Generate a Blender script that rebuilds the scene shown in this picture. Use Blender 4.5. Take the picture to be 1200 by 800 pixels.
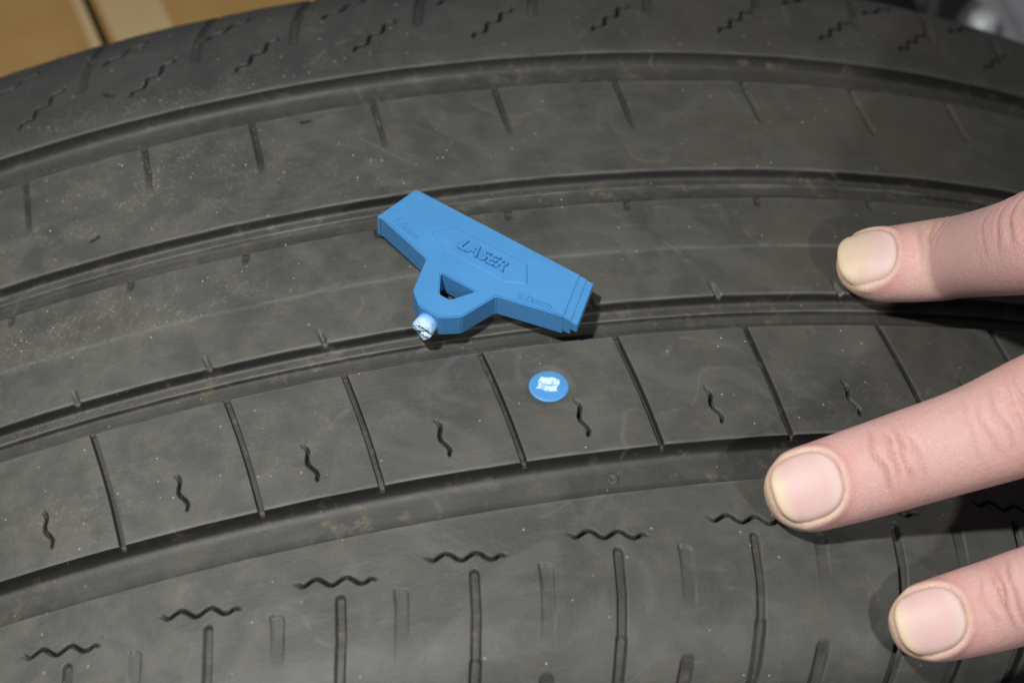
import bpy, math, random
import numpy as np
from mathutils import Vector, Matrix

random.seed(7)
rng = np.random.default_rng(7)
scene = bpy.context.scene
COL = scene.collection
for o in list(bpy.data.objects):
    bpy.data.objects.remove(o, do_unlink=True)

# ------------------------------------------------------------------ camera
R = 0.316                      # tyre radius at the crown (m); the tyre stands on z = 0
KC = 0.4514                    # crown curvature: radius = R - KC * a^2
Z0 = R                         # height of the axle line (axle runs along Y)
CAM = np.array([0.0, -0.22214, 0.57935 + Z0])
M = np.array([[0.9804262, 0.18006705, -0.07962613],
              [-0.19109016, 0.77285613, -0.6051264],
              [-0.04742379, 0.60849754, 0.79213744]])
FPX = 2200.0
cd = bpy.data.cameras.new('camera')
cam = bpy.data.objects.new('camera', cd)
COL.objects.link(cam)
cd.sensor_width = 36.0
cd.lens = FPX / 1200 * 36
cd.clip_start = 0.01
cd.clip_end = 50
cam.matrix_world = Matrix(((*M[0], CAM[0]), (*M[1], CAM[1]), (*M[2], CAM[2]), (0, 0, 0, 1)))
cd.dof.use_dof = True
cd.dof.focus_distance = 0.330
cd.dof.aperture_fstop = 16.0
scene.camera = cam

# ------------------------------------------------------------------ world + lamps (a twin flash near the lens)
world = bpy.data.worlds.new('World')
scene.world = world
world.use_nodes = True
bgn = world.node_tree.nodes['Background']
bgn.inputs[0].default_value = (0.80, 0.88, 1.0, 1)
bgn.inputs[1].default_value = 0.10


def flash(name, right, up, back, power, size, color, aim):
    ld = bpy.data.lights.new(name, 'AREA')
    ld.shape = 'DISK'
    ld.size = size
    ld.energy = power
    ld.color = color
    o = bpy.data.objects.new(name, ld)
    COL.objects.link(o)
    p = CAM + M[:, 0] * right + M[:, 1] * up + M[:, 2] * back
    d = Vector(aim) - Vector(p)
    o.location = p
    o.rotation_euler = d.to_track_quat('-Z', 'Y').to_euler()
    return o


AIM = (0.02, -0.01, Z0 + R)
flash('flash_head_upper', -0.085, 0.135, -0.03, 1.68, 0.022, (1.0, 0.975, 0.94), AIM)
flash('flash_head_side', 0.25, -0.06, 0.07, 0.95, 0.026, (1.0, 0.97, 0.93), AIM)

vs = scene.view_settings
vs.view_transform = 'Standard'
vs.look = 'None'
vs.exposure = 0.0
vs.gamma = 1.0
vs.use_curve_mapping = False
scene.cycles.use_denoising = True


# ------------------------------------------------------------------ helpers
def ray(px, py):
    d = M @ np.array([(px - 600) / FPX, -(py - 400) / FPX, -1.0])
    return CAM.copy(), d / np.linalg.norm(d)


def on_tyre(px, py, h=0.0):
    """point at height h (m) over the worn tread crown, under a pixel"""
    o, d = ray(px, py)
    o2 = o - np.array([0, 0, Z0])
    r = R + h
    for _ in range(10):
        A = d[0]**2 + d[2]**2
        B = o2[0] * d[0] + o2[2] * d[2]
        Cc = o2[0]**2 + o2[2]**2 - r * r
        t = (-B - math.sqrt(max(B * B - A * Cc, 0))) / A
        p = o2 + t * d
        r = R - KC * p[1]**2 + h
    return p + np.array([0, 0, Z0])


def mesh_from(name, verts, quads=None, polys=None, smooth=True):
    me = bpy.data.meshes.new(name)
    if quads is not None:
        verts = np.asarray(verts, np.float32)
        quads = np.asarray(quads, np.int32)
        nf = len(quads)
        k = quads.shape[1]
        me.vertices.add(len(verts))
        me.vertices.foreach_set('co', verts.ravel())
        me.loops.add(nf * k)
        me.loops.foreach_set('vertex_index', quads.ravel())
        me.polygons.add(nf)
        me.polygons.foreach_set('loop_start', np.arange(0, nf * k, k, dtype=np.int32))
        me.update(calc_edges=True)
    else:
        me.from_pydata([tuple(map(float, v)) for v in verts], [], polys)
        me.update()
    if smooth:
        me.polygons.foreach_set('use_smooth', np.ones(len(me.polygons), bool))
    me.validate()
    return me


def add_obj(name, me, mat, parent=None, loc=None):
    o = bpy.data.objects.new(name, me)
    COL.objects.link(o)
    if mat is not None and me is not None and len(me.materials) == 0:
        me.materials.append(mat)
    if parent is not None:
        o.parent = parent
    if loc is not None:
        o.location = loc
    return o


def empty(name, loc, label, cat, rot=None):
    o = bpy.data.objects.new(name, None)
    COL.objects.link(o)
    o.location = loc
    o.empty_display_size = 0.02
    if rot is not None:
        o.rotation_euler = rot
    o['label'] = label
    o['category'] = cat
    return o


def set_attr(me, name, arr):
    a = me.attributes.new(name, 'FLOAT', 'POINT')
    a.data.foreach_set('value', np.asarray(arr, np.float32).ravel())


def set_col(me, name, arr):
    a = me.attributes.new(name, 'FLOAT_COLOR', 'POINT')
    arr = np.asarray(arr, np.float32)
    full = np.ones((len(arr), 4), np.float32)
    full[:, :3] = arr
    a.data.foreach_set('color', full.ravel())


def sstep(a, b, x):
    t = np.clip((x - a) / (b - a), 0, 1)
    return t * t * (3 - 2 * t)


def grid_quads(n, m, closed_n=False):
    i = np.arange(n if closed_n else n - 1)
    j = np.arange(m - 1)
    I, J = np.meshgrid(i, j, indexing='ij')
    I2 = (I + 1) % n
    return np.stack([I * m + J, I2 * m + J, I2 * m + J + 1, I * m + J + 1], -1).reshape(-1, 4)


# ------------------------------------------------------------------ node helpers
def new_mat(name):
    m = bpy.data.materials.new(name)
    m.use_nodes = True
    nt = m.node_tree
    return m, nt, nt.nodes['Principled BSDF']


def N(nt, typ, **kw):
    n = nt.nodes.new(typ)
    for k, v in kw.items():
        if k == 'inputs':
            for kk, vv in v.items():
                n.inputs[kk].default_value = vv
        else:
            setattr(n, k, v)
    return n


def mix_col(nt, fac, a, b, blend='MIX'):
    n = nt.nodes.new('ShaderNodeMix')
    n.data_type = 'RGBA'
    n.blend_type = blend
    L = nt.links
    for val, idx in ((fac, 0), (a, 6), (b, 7)):
        if isinstance(val, (tuple, list)):
            n.inputs[idx].default_value = (*val[:3], 1)
        elif isinstance(val, (int, float)):
            n.inputs[idx].default_value = val
        else:
            L.new(val, n.inputs[idx])
    return n.outputs[2]


def math_n(nt, op, a, b=None, clamp=False):
    n = nt.nodes.new('ShaderNodeMath')
    n.operation = op
    n.use_clamp = clamp
    for i, v in enumerate((a, b)):
        if v is None:
            continue
        if isinstance(v, (int, float)):
            n.inputs[i].default_value = v
        else:
            nt.links.new(v, n.inputs[i])
    return n.outputs[0]


def noise(nt, vec, scale, detail=4, rough=0.55):
    n = N(nt, 'ShaderNodeTexNoise')
    n.inputs['Scale'].default_value = scale
    n.inputs['Detail'].default_value = detail
    n.inputs['Roughness'].default_value = rough
    nt.links.new(vec, n.inputs['Vector'])
    return n.outputs['Fac']


def ramp(nt, fac, lo, hi):
    n = N(nt, 'ShaderNodeMapRange', interpolation_type='SMOOTHSTEP')
    n.inputs['From Min'].default_value = lo
    n.inputs['From Max'].default_value = hi
    nt.links.new(fac, n.inputs['Value'])
    return n.outputs['Result']


# ------------------------------------------------------------------ rubber
def rubber_material():
    m, nt, b = new_mat('worn_tyre_rubber')
    L = nt.links
    tc = N(nt, 'ShaderNodeTexCoord').outputs['Object']
    dust = N(nt, 'ShaderNodeAttribute', attribute_name='dust').outputs['Fac']
    dirt = N(nt, 'ShaderNodeAttribute', attribute_name='dirt').outputs['Fac']
    fresh = N(nt, 'ShaderNodeAttribute', attribute_name='fresh').outputs['Fac']
    n1 = noise(nt, tc, 38, 6, 0.6)
    n2 = noise(nt, tc, 170, 5, 0.6)
    n3 = noise(nt, tc, 1500, 3, 0.6)
    col = mix_col(nt, ramp(nt, n1, 0.36, 0.66), (0.039, 0.0415, 0.0395), (0.058, 0.059, 0.054))
    n5 = N(nt, 'ShaderNodeTexNoise')
    n5.inputs['Scale'].default_value = 55
    n5.inputs['Detail'].default_value = 2
    n5.inputs['Distortion'].default_value = 2.2
    L.new(tc, n5.inputs['Vector'])
    col = mix_col(nt, math_n(nt, 'MULTIPLY', ramp(nt, n5.outputs['Fac'], .50, .64), .34), col, (0.083, 0.088, 0.086))
    col = mix_col(nt, math_n(nt, 'MULTIPLY', ramp(nt, n5.outputs['Fac'], .44, .30), .4), col, (0.032, 0.033, 0.032))
    # streaks that run round the tyre
    wv = N(nt, 'ShaderNodeUVMap', uv_map='UVMap').outputs[0]
    mp = N(nt, 'ShaderNodeMapping')
    mp.inputs['Scale'].default_value = (0.16, 1.0, 1.0)
    L.new(wv, mp.inputs['Vector'])
    n4 = noise(nt, mp.outputs[0], 420, 5, 0.65)
    col = mix_col(nt, math_n(nt, 'MULTIPLY', ramp(nt, n4, 0.5, 0.75), 0.35), col, (0.090, 0.088, 0.080))
    # brown film
    col = mix_col(nt, math_n(nt, 'MULTIPLY', ramp(nt, n2, 0.48, 0.72), 0.35), col, (0.085, 0.073, 0.050))
    film = N(nt, 'ShaderNodeAttribute', attribute_name='film').outputs['Fac']
    far_dim = N(nt, 'ShaderNodeAttribute', attribute_name='unworn').outputs['Fac']
    col = mix_col(nt, math_n(nt, 'MULTIPLY', film, math_n(nt, 'ADD', .2, math_n(nt, 'MULTIPLY', ramp(nt, n2, .35, .65), .5))), col, (0.092, 0.091, 0.080))
    col = mix_col(nt, math_n(nt, 'MULTIPLY', far_dim, .6), col, (0.026, 0.027, 0.027))
    brn = N(nt, 'ShaderNodeAttribute', attribute_name='brown').outputs['Fac']
    col = mix_col(nt, math_n(nt, 'MULTIPLY', brn, math_n(nt, 'ADD', .25, math_n(nt, 'MULTIPLY', ramp(nt, n1, .35, .65), .45))), col, (0.056, 0.049, 0.036))
    # dust: fine grain where the dust attribute says so
    gr = ramp(nt, n3, 0.50, 0.72)
    dd = math_n(nt, 'MULTIPLY', math_n(nt, 'MULTIPLY', math_n(nt, 'MULTIPLY', dust, gr), ramp(nt, n2, .36, .62)), 0.8, True)
    col = mix_col(nt, dd, col, (0.19, 0.175, 0.135))
    # specks
    vo = N(nt, 'ShaderNodeTexVoronoi')
    vo.inputs['Scale'].default_value = 950
    L.new(tc, vo.inputs['Vector'])
    rnd = N(nt, 'ShaderNodeSeparateColor')
    L.new(vo.outputs['Color'], rnd.inputs[0])
    sp = math_n(nt, 'MULTIPLY', ramp(nt, vo.outputs['Distance'], 0.24, 0.12),
                math_n(nt, 'GREATER_THAN', rnd.outputs[0], math_n(nt, 'SUBTRACT', 0.985, math_n(nt, 'MULTIPLY', dust, 0.09))))
    col = mix_col(nt, math_n(nt, 'MULTIPLY', sp, 0.6), col, (0.34, 0.32, 0.26))
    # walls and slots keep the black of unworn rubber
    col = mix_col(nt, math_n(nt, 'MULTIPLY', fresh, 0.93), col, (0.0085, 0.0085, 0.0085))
    # pale line along the rib lips
    edge = N(nt, 'ShaderNodeAttribute', attribute_name='edge').outputs['Fac']
    col = mix_col(nt, math_n(nt, 'MULTIPLY', edge, math_n(nt, 'ADD', 0.15, math_n(nt, 'MULTIPLY', ramp(nt, n4, .38, .62), .5))), col, (0.135, 0.135, 0.128))
    # caked dirt in grooves and slots
    nd = noise(nt, tc, 260, 5, 0.7)
    cd_ = math_n(nt, 'MULTIPLY', dirt, ramp(nt, nd, 0.52, 0.70), True)
    col = mix_col(nt, math_n(nt, 'MULTIPLY', cd_, .8), col, (0.150, 0.125, 0.075))
    # pale curved scuffs
    ns = noise(nt, tc, 24, 2, 0.5)
    ring = math_n(nt, 'ABSOLUTE', math_n(nt, 'SUBTRACT', ns, 0.53))
    sc = math_n(nt, 'MULTIPLY', ramp(nt, ring, 0.006, 0.0), ramp(nt, n2, 0.48, 0.6))
    col = mix_col(nt, math_n(nt, 'MULTIPLY', sc, 0.25), col, (0.13, 0.125, 0.11))
    L.new(col, b.inputs['Base Color'])
    ro = N(nt, 'ShaderNodeMapRange')
    ro.inputs['To Min'].default_value = 0.46
    ro.inputs['To Max'].default_value = 0.72
    L.new(n2, ro.inputs['Value'])
    L.new(ro.outputs[0], b.inputs['Roughness'])
    b.inputs['Specular IOR Level'].default_value = 0.42
    bp = N(nt, 'ShaderNodeBump')
    bp.inputs['Strength'].default_value = 0.35
    bp.inputs['Distance'].default_value = 0.0003
    h = math_n(nt, 'ADD', math_n(nt, 'MULTIPLY', n3, 0.5), math_n(nt, 'ADD', n2, math_n(nt, 'MULTIPLY', n4, 0.5)))
    L.new(h, bp.inputs['Height'])
    L.new(bp.outputs[0], b.inputs['Normal'])
    return m


RUBBER = rubber_material()

# ------------------------------------------------------------------ tyre
P_ARC, R_ARC = 0.072, 0.022


def profile(p):
    """p: signed arc coordinate across the tread -> axial a, radius r, normal (na, nr)"""
    s = np.sign(p)
    q = np.abs(p)
    a0 = np.minimum(q, P_ARC)
    r0 = R - KC * a0**2
    sl = np.arctan(2 * KC * a0)
    t = np.clip((q - P_ARC) / R_ARC, 0, None)
    ph = sl + t
    s0 = math.atan(2 * KC * P_ARC)
    a = np.where(q > P_ARC, P_ARC + R_ARC * (np.sin(ph) - math.sin(s0)), q)
    r = np.where(q > P_ARC, r0 - R_ARC * (math.cos(s0) - np.cos(ph)), r0)
    return a * s, r, np.sin(ph) * s, np.cos(ph)


def tyre_xyz(th, p, d):
    a, r, na, nr = profile(p)
    a = a - d * na
    r = r - d * nr
    return np.stack([r * np.sin(th), a, r * np.cos(th) + Z0], -1)


def U_groove(p0, p1, dep):
    c, hw = (p0 + p1) / 2, (p1 - p0) / 2
    t = np.concatenate([-np.cos(np.linspace(0, math.pi, 45))])
    t = np.sign(t) * np.abs(t)**.8
    d = dep * np.clip(1 - np.abs(t)**5, 0, 1)**.62
    pts = [(c + hw * a_, d_) for a_, d_ in zip(t, d)]
    pts[0] = (p0 + .02, .10)
    pts[-1] = (p1 - .02, .10)
    return [(p0 - .45, 0), (p0 - .12, .03)] + pts + [(p1 + .12, .03), (p1 + .45, 0)]


# circumferential groove section: (p mm, depth mm)
SEC = np.array([
    (-120, 0),
    *U_groove(-53.61, -45.28, 3.05),
    (-21.5, 0), (-21.2, .06), (-21.0, .4), (-20.75, 2.5), (-20.4, 3.0), (-17.0, 3.02), (-16.45, 2.95), (-16.30, 2.2), (-16.18, 2.08), (-15.9, 2.1), (-14.7, 2.1), (-14.25, 1.85), (-13.95, 1.1), (-13.78, .28), (-13.66, .06), (-13.35, 0),
    (10.65, 0), (10.95, .06), (11.15, .4), (11.4, 2.5), (11.75, 3.0), (15.6, 3.02), (15.95, 2.95), (16.08, 2.2), (16.22, 2.08), (16.5, 2.1), (17.6, 2.1), (18.1, 1.85), (18.42, 1.1), (18.6, .28), (18.72, .06), (19.05, 0),
    *U_groove(44.9, 53.61, 3.0),
    (120, 0)]) * 1e-3


def prof_depth(p):
    return np.interp(p, SEC[:, 0], SEC[:, 1])


def p_lines(lo, hi, step):
    ln = list(np.arange(lo, hi, step)) + [hi]
    ks = SEC[:, 0]
    ks = ks[(ks > lo) & (ks < hi)]
    extra = list(ks)
    for i in range(len(ks) - 1):
        if ks[i + 1] - ks[i] < 0.001:
            extra += list(np.linspace(ks[i], ks[i + 1], 3)[1:-1])
    ln = np.unique(np.round(np.array(ln + extra), 6))
    keep = [ln[0]]
    kset = set(np.round(ks, 6))
    for x in ln[1:]:
        if x - keep[-1] < 0.00007 and x not in kset:
            continue
        keep.append(x)
    return np.array(keep)


RMM = R * 1000
DEG = math.pi / 180


def wob(th, p):
    """slow unevenness of worn rubber (m)"""
    x = th * RMM
    y = p * 1000
    return 1e-3 * (0.11 + 0.05 * np.sin(x * .11 + 1.3 + .05 * y) * np.sin(y * .13 + .4) + 0.03 * np.sin(x * .31 + y * .23) + 0.02 * np.sin(x * .7 - y * .41 + 2.))


def seg_dist(X, Y, pts):
    best = np.full(X.shape, 1e9)
    for (x0, y0), (x1, y1) in zip(pts[:-1], pts[1:]):
        dx, dy = x1 - x0, y1 - y0
        l2 = dx * dx + dy * dy + 1e-12
        t = np.clip(((X - x0) * dx + (Y - y0) * dy) / l2, 0, 1)
        best = np.minimum(best, np.hypot(X - x0 - t * dx, Y - y0 - t * dy))
    return best


class Patch:
    """height field on (theta, p): D holds depth in metres"""

    def __init__(self, TH, P):
        self.TH, self.P = TH, P                       # 2D arrays (rad, m)
        self.X = TH * RMM
        self.Y = P * 1000
        self.D = prof_depth(P) + wob(TH, P) * sstep(4e-4, 0, prof_depth(P))
        self.dirt = np.zeros(TH.shape)
        self.fr = np.zeros(TH.shape)

    def box(self, x0, x1, y0, y1):
        return (self.X >= x0) & (self.X <= x1) & (self.Y >= y0) & (self.Y <= y1)

    def carve(self, pts, width, depth, edge=0.12, dirt=0.0, fade=None, lip=0.0, fresh=1.0):
        pts = np.asarray(pts)
        mg = np.max(width) + 0.8
        mk = self.box(pts[:, 0].min() - mg, pts[:, 0].max() + mg, pts[:, 1].min() - mg, pts[:, 1].max() + mg)
        if not mk.any():
            return
        X, Y = self.X[mk], self.Y[mk]
        d = seg_dist(X, Y, pts)
        f = 1.0 if fade is None else fade(X, Y)
        k = 1 - sstep(width / 2 - edge, width / 2 + edge, d)
        dep = depth * k * f * 1e-3
        if lip:
            dep = dep - lip * 1e-3 * np.exp(-((d - width / 2 - 0.3) / 0.25)**2) * f
            self.D[mk] = np.where(dep > 0, np.maximum(self.D[mk], dep), self.D[mk] + dep)
        else:
            self.D[mk] = np.maximum(self.D[mk], dep)
        self.dirt[mk] = np.maximum(self.dirt[mk], dirt * k * f)
        kf = sstep(.02, .4, k) if fresh < 1 else 1 - sstep(width / 2 + edge, width / 2 + edge + .14, d)  # slit shade painted black, spilling slightly onto the sipe lips
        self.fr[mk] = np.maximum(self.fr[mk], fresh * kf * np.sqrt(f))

    def dust(self):
        x, y = np.degrees(self.TH), self.Y
        g = lambda a, b, sa, sb, w: w * np.exp(-((x - a) / sa)**2 - ((y - b) / sb)**2)
        d = 0.10 + g(-7, 31, 5, 9, .75) + g(-5.5, 38, 1.6, 5, .6) + g(-9, 4, 4.5, 5, .8) + g(-5.5, 1, 3, 2.2, .7) + g(-9.5, -36, 2.2, 8, .5) \
            + g(-6, 58, 7, 3, .6) + g(2, 24, 4, 5, .3) + g(-3, -31, 3, 6, .25) + g(17, -38, 4, 6, .35) + g(11, 14, 4, 2, .4) + g(-12, -14, 3, 3, .5)
        # a rubbed line along the mould seam of the middle rib
        d = d + 0.8 * np.exp(-((y + 1.6) / 0.35)**2) * (0.5 + 0.5 * np.sin(x * 1.1 + 1) * np.sin(x * .37))**1
        gd = np.clip(self.D / 0.002, 0, 1)
        fl = gd * (0.32 + 0.33 * np.sin(x * .9 + y * .2) * np.sin(x * .37 + 2))
        # silt along the near foot of the wide grooves
        for c, w in ((-53.5, 1.0), (-20.8, .8), (-15.9, .6), (44.9, 1.2), (16.8, .7), (11.2, .7)):
            fl = fl + 0.55 * np.exp(-((y - c) / w)**2) * (0.55 + 0.45 * np.sin(x * 1.7 + c))
        self.dirt = np.clip(np.maximum(self.dirt, fl), 0, 1)
        self.edge = np.zeros(d.shape)
        for c in (-53.9, -44.95, -16.12, -13.42, 16.2, 18.95, 53.95, -21.4, 10.75, 44.5):
            wt = 1.0 if c in (-44.95, -16.12, -13.42, 16.2, 18.95, 53.95) else .35
            self.edge = np.maximum(self.edge, wt * np.exp(-((y - c) / .22)**2))
        self.edge = np.maximum(self.edge, .75 * np.exp(-((y + 1.6) / .32)**2) + .25 * np.exp(-((y + 1.0) / .9)**2))
        return np.clip(d, 0, 1)

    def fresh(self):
        """1 where the colour is darkest: groove walls, sipes, slots; less on groove floors"""
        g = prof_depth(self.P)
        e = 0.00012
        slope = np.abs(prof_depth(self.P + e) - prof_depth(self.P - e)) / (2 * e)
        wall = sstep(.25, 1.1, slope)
        floor = .38 * sstep(.0006, .002, g)  # groove floor colour lowered; lamps alone left it too bright
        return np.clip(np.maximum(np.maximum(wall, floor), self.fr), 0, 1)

    def build(self, name, parent, closed=False):
        n, m = self.TH.shape
        du = self.dust()
        V = tyre_xyz(self.TH, self.P, self.D).reshape(-1, 3)
        q = grid_quads(n, m, closed)
        me = mesh_from(name, V, q)
        uv = me.uv_layers.new(name='UVMap')
        li = np.empty(len(me.loops), np.int32)
        me.loops.foreach_get('vertex_index', li)
        UV = np.stack([self.TH.ravel() * R, self.P.ravel()], 1).astype(np.float32)
        uv.data.foreach_set('uv', UV[li].ravel())
        set_attr(me, 'dust', du)
        set_attr(me, 'dirt', self.dirt)
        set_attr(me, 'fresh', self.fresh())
        set_attr(me, 'edge', self.edge)
        tdeg = np.degrees(self.TH)
        set_attr(me, 'film', sstep(3, -11, tdeg) * sstep(58, 48, self.Y) * (.6 + .4 * sstep(40, 20, self.Y)))  # paler tint over the left part of the tread
        set_attr(me, 'unworn', sstep(53, 60, self.Y))  # far shoulder tinted darker for flash falloff, baked into colour
        set_attr(me, 'brown', np.clip(sstep(4, 20, np.degrees(self.TH)) * sstep(-60, 10, self.Y) + .6 * sstep(-4, -13, np.degrees(self.TH)) * sstep(-2, 3, self.Y) * sstep(30, 8, self.Y), 0, 1) * (np.degrees(self.TH) < 60))  # darker, warmer tint painted for the dimmer light at right
        return add_obj(name, me, RUBBER, parent)


TYRE = empty('tyre', (0, 0, 0), 'worn black car tyre with four grooves, standing upright, blue plug in its tread', 'tyre')

TH_FINE = (-16.0, 33.0)


def th_samples(step_mm, coarse=1.0, fine=TH_FINE):
    st = step_mm / RMM / DEG
    lo, hi = fine
    fine = np.arange(lo, hi, st)
    rest = np.arange(hi, 360 + lo, coarse)
    return np.concatenate([fine, rest]) * DEG


def ext(lst, lo=-16, hi=33, pitch=4.42):
    l = sorted(lst)
    while l[0] - pitch > lo:
        l.insert(0, l[0] - pitch)
    while l[-1] + pitch < hi:
        l.append(l[-1] + pitch)
    return l


def X_(deg):
    return deg * DEG * RMM


def zigzag(x0, y0, x1, y1, amp, periods, n=40, flat=0.12):
    t = np.linspace(0, 1, n)
    dx, dy = x1 - x0, y1 - y0
    l = math.hypot(dx, dy)
    env = sstep(0, flat, t) * sstep(0, flat, 1 - t)
    w = amp * np.sin(t * periods * 2 * math.pi) * env
    return np.stack([x0 + dx * t - dy / l * w, y0 + dy * t + dx / l * w], 1)


# --- middle rib (with the inner halves of grooves B and C)
ps = p_lines(-0.0185, 0.0135, 0.0004)
TH, P = np.meshgrid(th_samples(0.27), ps, indexing='ij')
pt = Patch(TH, P)
pt.D += -0.00010 * np.exp(-((pt.Y + 1.6) / 0.35)**2) + 0.00005 * sstep(-1.5, -4.5, pt.Y) * sstep(-13, -9, pt.Y)
for t in ext([-9.33, -4.9, -1.1, 3.3, 7.75, 12.13, 16.6]):
    x = X_(t)
    pt.carve([(x - .9, -9.9), (x + .1, -14.2)], 0.95, 0.95, 0.16, 0.1, lambda X, Y: sstep(-9.4, -12.4, Y), lip=0.12, fresh=.35)
for t in ext([-11.45, -7.2, -3.22, 1.3, 5.8, 10.0, 14.8]):
    x = X_(t)
    pt.carve([(x, 11.4), (x - .4, 8.6)], 1.1, 0.8, 0.18, 0.35, lambda X, Y: sstep(8.0, 10.2, Y), fresh=.5)
pt.build('tread_rib', TYRE, True)

# --- rib 2
ps = p_lines(0.0135, 0.049, 0.0004)
TH, P = np.meshgrid(th_samples(0.25), ps, indexing='ij')
TH = TH + np.interp(P * 1000, [31, 45.6], [.7, 0]) / RMM
pt = Patch(TH, P)
for t in ext([-10.85, -6.36, -2.39, 2.02, 6.49, 11.0, 16.02, 20.6]):
    x = X_(t)
    ln = random.uniform(29.5, 33.0)
    pt.carve([(x, 45.6), (x + .7, 31.0)], 1.1, 1.35, 0.14, 0.5, lambda X, Y, ln=ln: sstep(ln - .3, ln + 9.5, Y)**.7, fresh=.62)
pt.carve([(X_(-.6), 42.5), (X_(-.35), 42.6)], .45, .4, .12)
pt.carve([(X_(-8.5), 23.5), (X_(-8.2), 24.2)], .35, .3, .12)
pt.build('tread_rib', TYRE, True)

# --- far shoulder
P_END = P_ARC + R_ARC * math.radians(72)
ps = np.unique(np.concatenate([p_lines(0.049, 0.0600, 0.0004), p_lines(0.0600, 0.0795, 0.00019), p_lines(0.0795, P_END, 0.0006)]))
TH, P = np.meshgrid(th_samples(0.25), ps, indexing='ij')
FS = np.array([(40, 0), (67.2, 0), (72.5, 1.2), (80, 3.6), (88, 6), (96, 8.5), (102, 10)])
TH = TH + np.interp(P * 1000, FS[:, 0], FS[:, 1]) / RMM
pt = Patch(TH, P)
slots = ext([-8.54, -4.16, -.43, 4.31, 8.75, 13.35, 18.0, 22.49, 26.09, 29.72])
for t in slots:
    x = X_(t)
    pt.carve([(x, 67.2), (x + 1.2, 72.5), (x + 3.6, 80), (x + 6.0, 88), (x + 8.5, 96), (x + 10, 102)], 1.9, 1.35, 0.3, 0.5,
             lambda X, Y: 0.45 + 0.55 * sstep(66, 78, Y), fresh=.38)
for t in ext([-11.01, -6.7, -2.72, 1.73, 6.21, 10.83, 15.98, 20.38, 24.07, 28.4]):
    pt.carve(zigzag(X_(t), 60.9, X_(t + 1.9), 69.7, 0.62, 3.0), 0.42, 1.8, 0.18, 0.0, lambda X, Y: .1 + .9 * sstep(60.3, 62.5, Y) * sstep(70.4, 68, Y))
    pt.carve(zigzag(X_(t - .9), 72.8, X_(t + .9), 78.3, 0.42, 2.0), 0.46, 1.4, 0.2)
pt.carve([(X_(-7.7), 64), (X_(-7.5), 62.8), (X_(-7.3), 62.4)], .35, .5, .12)
pt.build('shoulder_rib', TYRE, True)

# --- near shoulder
ps = p_lines(-P_END, -0.0495, 0.00022)
TH, P = np.meshgrid(th_samples(0.19, fine=(-15.5, 24.5)), ps, indexing='ij')
NS = np.array([(-102, -8), (-94, -6.2), (-87, -4.2), (-80, -2.6), (-72, -1.0), (-64.7, 0), (-40, 0)])
TH = TH + np.interp(P * 1000, NS[:, 0], NS[:, 1]) / RMM
pt = Patch(TH, P)
pt.D += 0.0001 * np.sin(pt.X * .21) * sstep(-60, -78, pt.Y)
for t in ext([-10.3, -5.94, -1.93, 2.11, 6.51, 10.84, 15.53, 19.9]):
    x = X_(t)
    pt.carve([(x, -64.7), (x - 1.0, -72), (x - 2.6, -80)], 1.45, 1.3, 0.16, 0.42, fresh=.5)
    pt.carve([(x - 2.6, -80), (x - 4.2, -87), (x - 6.2, -94), (x - 8, -102)], 1.75, 1.5, 0.25, 0.4, fresh=.45)
for t in ext([-8.19, -3.84, -.11, 4.28, 8.6, 12.95, 17.7]):
    x = X_(t)
    fd = lambda X, Y: sstep(-80, -68, Y)
    pt.carve([(x - .1, -66.2), (x - 1.0, -72), (x - 2.4, -79)], 2.2, 0.40, 0.2, 0.1, fd, fresh=.12)
    pt.carve([(x - .95, -65.1), (x - 1.25, -69)], 0.6, 0.42, 0.25, 0.1, fd, fresh=.35)
    pt.carve([(x - 3.6, -84.5), (x - 4.2, -87), (x - 6.2, -94), (x - 8, -102)], 2.2, 1.0, 0.35, 0.3, lambda X, Y: sstep(-82.5, -87, Y), fresh=.4)
for t in ext([-11.55, -7.2, -3.07, .87, 5.25, 9.63, 14.2, 18.7]):
    zz = zigzag(X_(t - .15), -60.2, X_(t + 2.3), -62.4, -0.62, 2.75, 60)
    pt.carve(zz, 0.40, 2.2, 0.15, 0.0, lambda X, Y, a=X_(t - .15), b=X_(t + 2.3): .05 + .95 * sstep(a - .3, a + 2.2, X) * sstep(b + .3, b - 1.6, X))
pt.build('shoulder_rib', TYRE, True)

# --- rib of separate blocks between grooves C and D
BT = [-8.92, -4.5, -.68, 3.73, 8.22, 12.68, 17.52, 22.0]
BB = [-8.27, -3.89, -.13, 4.33, 8.74, 13.07, 18.15, 22.6]
SP = {0: (-6.39, -6.14), 1: (-2.33, -2.04), 2: (1.88, 2.1), 3: (6.37, 6.51), 4: (10.67, 10.89), 5: (15.45, 15.68), 6: (19.9, 20.1), -1: (-10.71, -10.5)}
BT = [BT[0] - 4.42] + BT
BB = [BB[0] - 4.42] + BB
while BT[-1] + 4.5 < TH_FINE[1]:
    BT.append(BT[-1] + 4.45)
    BB.append(BB[-1] + 4.42)
ps_f = p_lines(-0.0495, -0.0185, 0.00024)
ps_c = p_lines(-0.0495, -0.0185, 0.0015)
GW = 0.98                                         # width of the cross grooves (mm)


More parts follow.
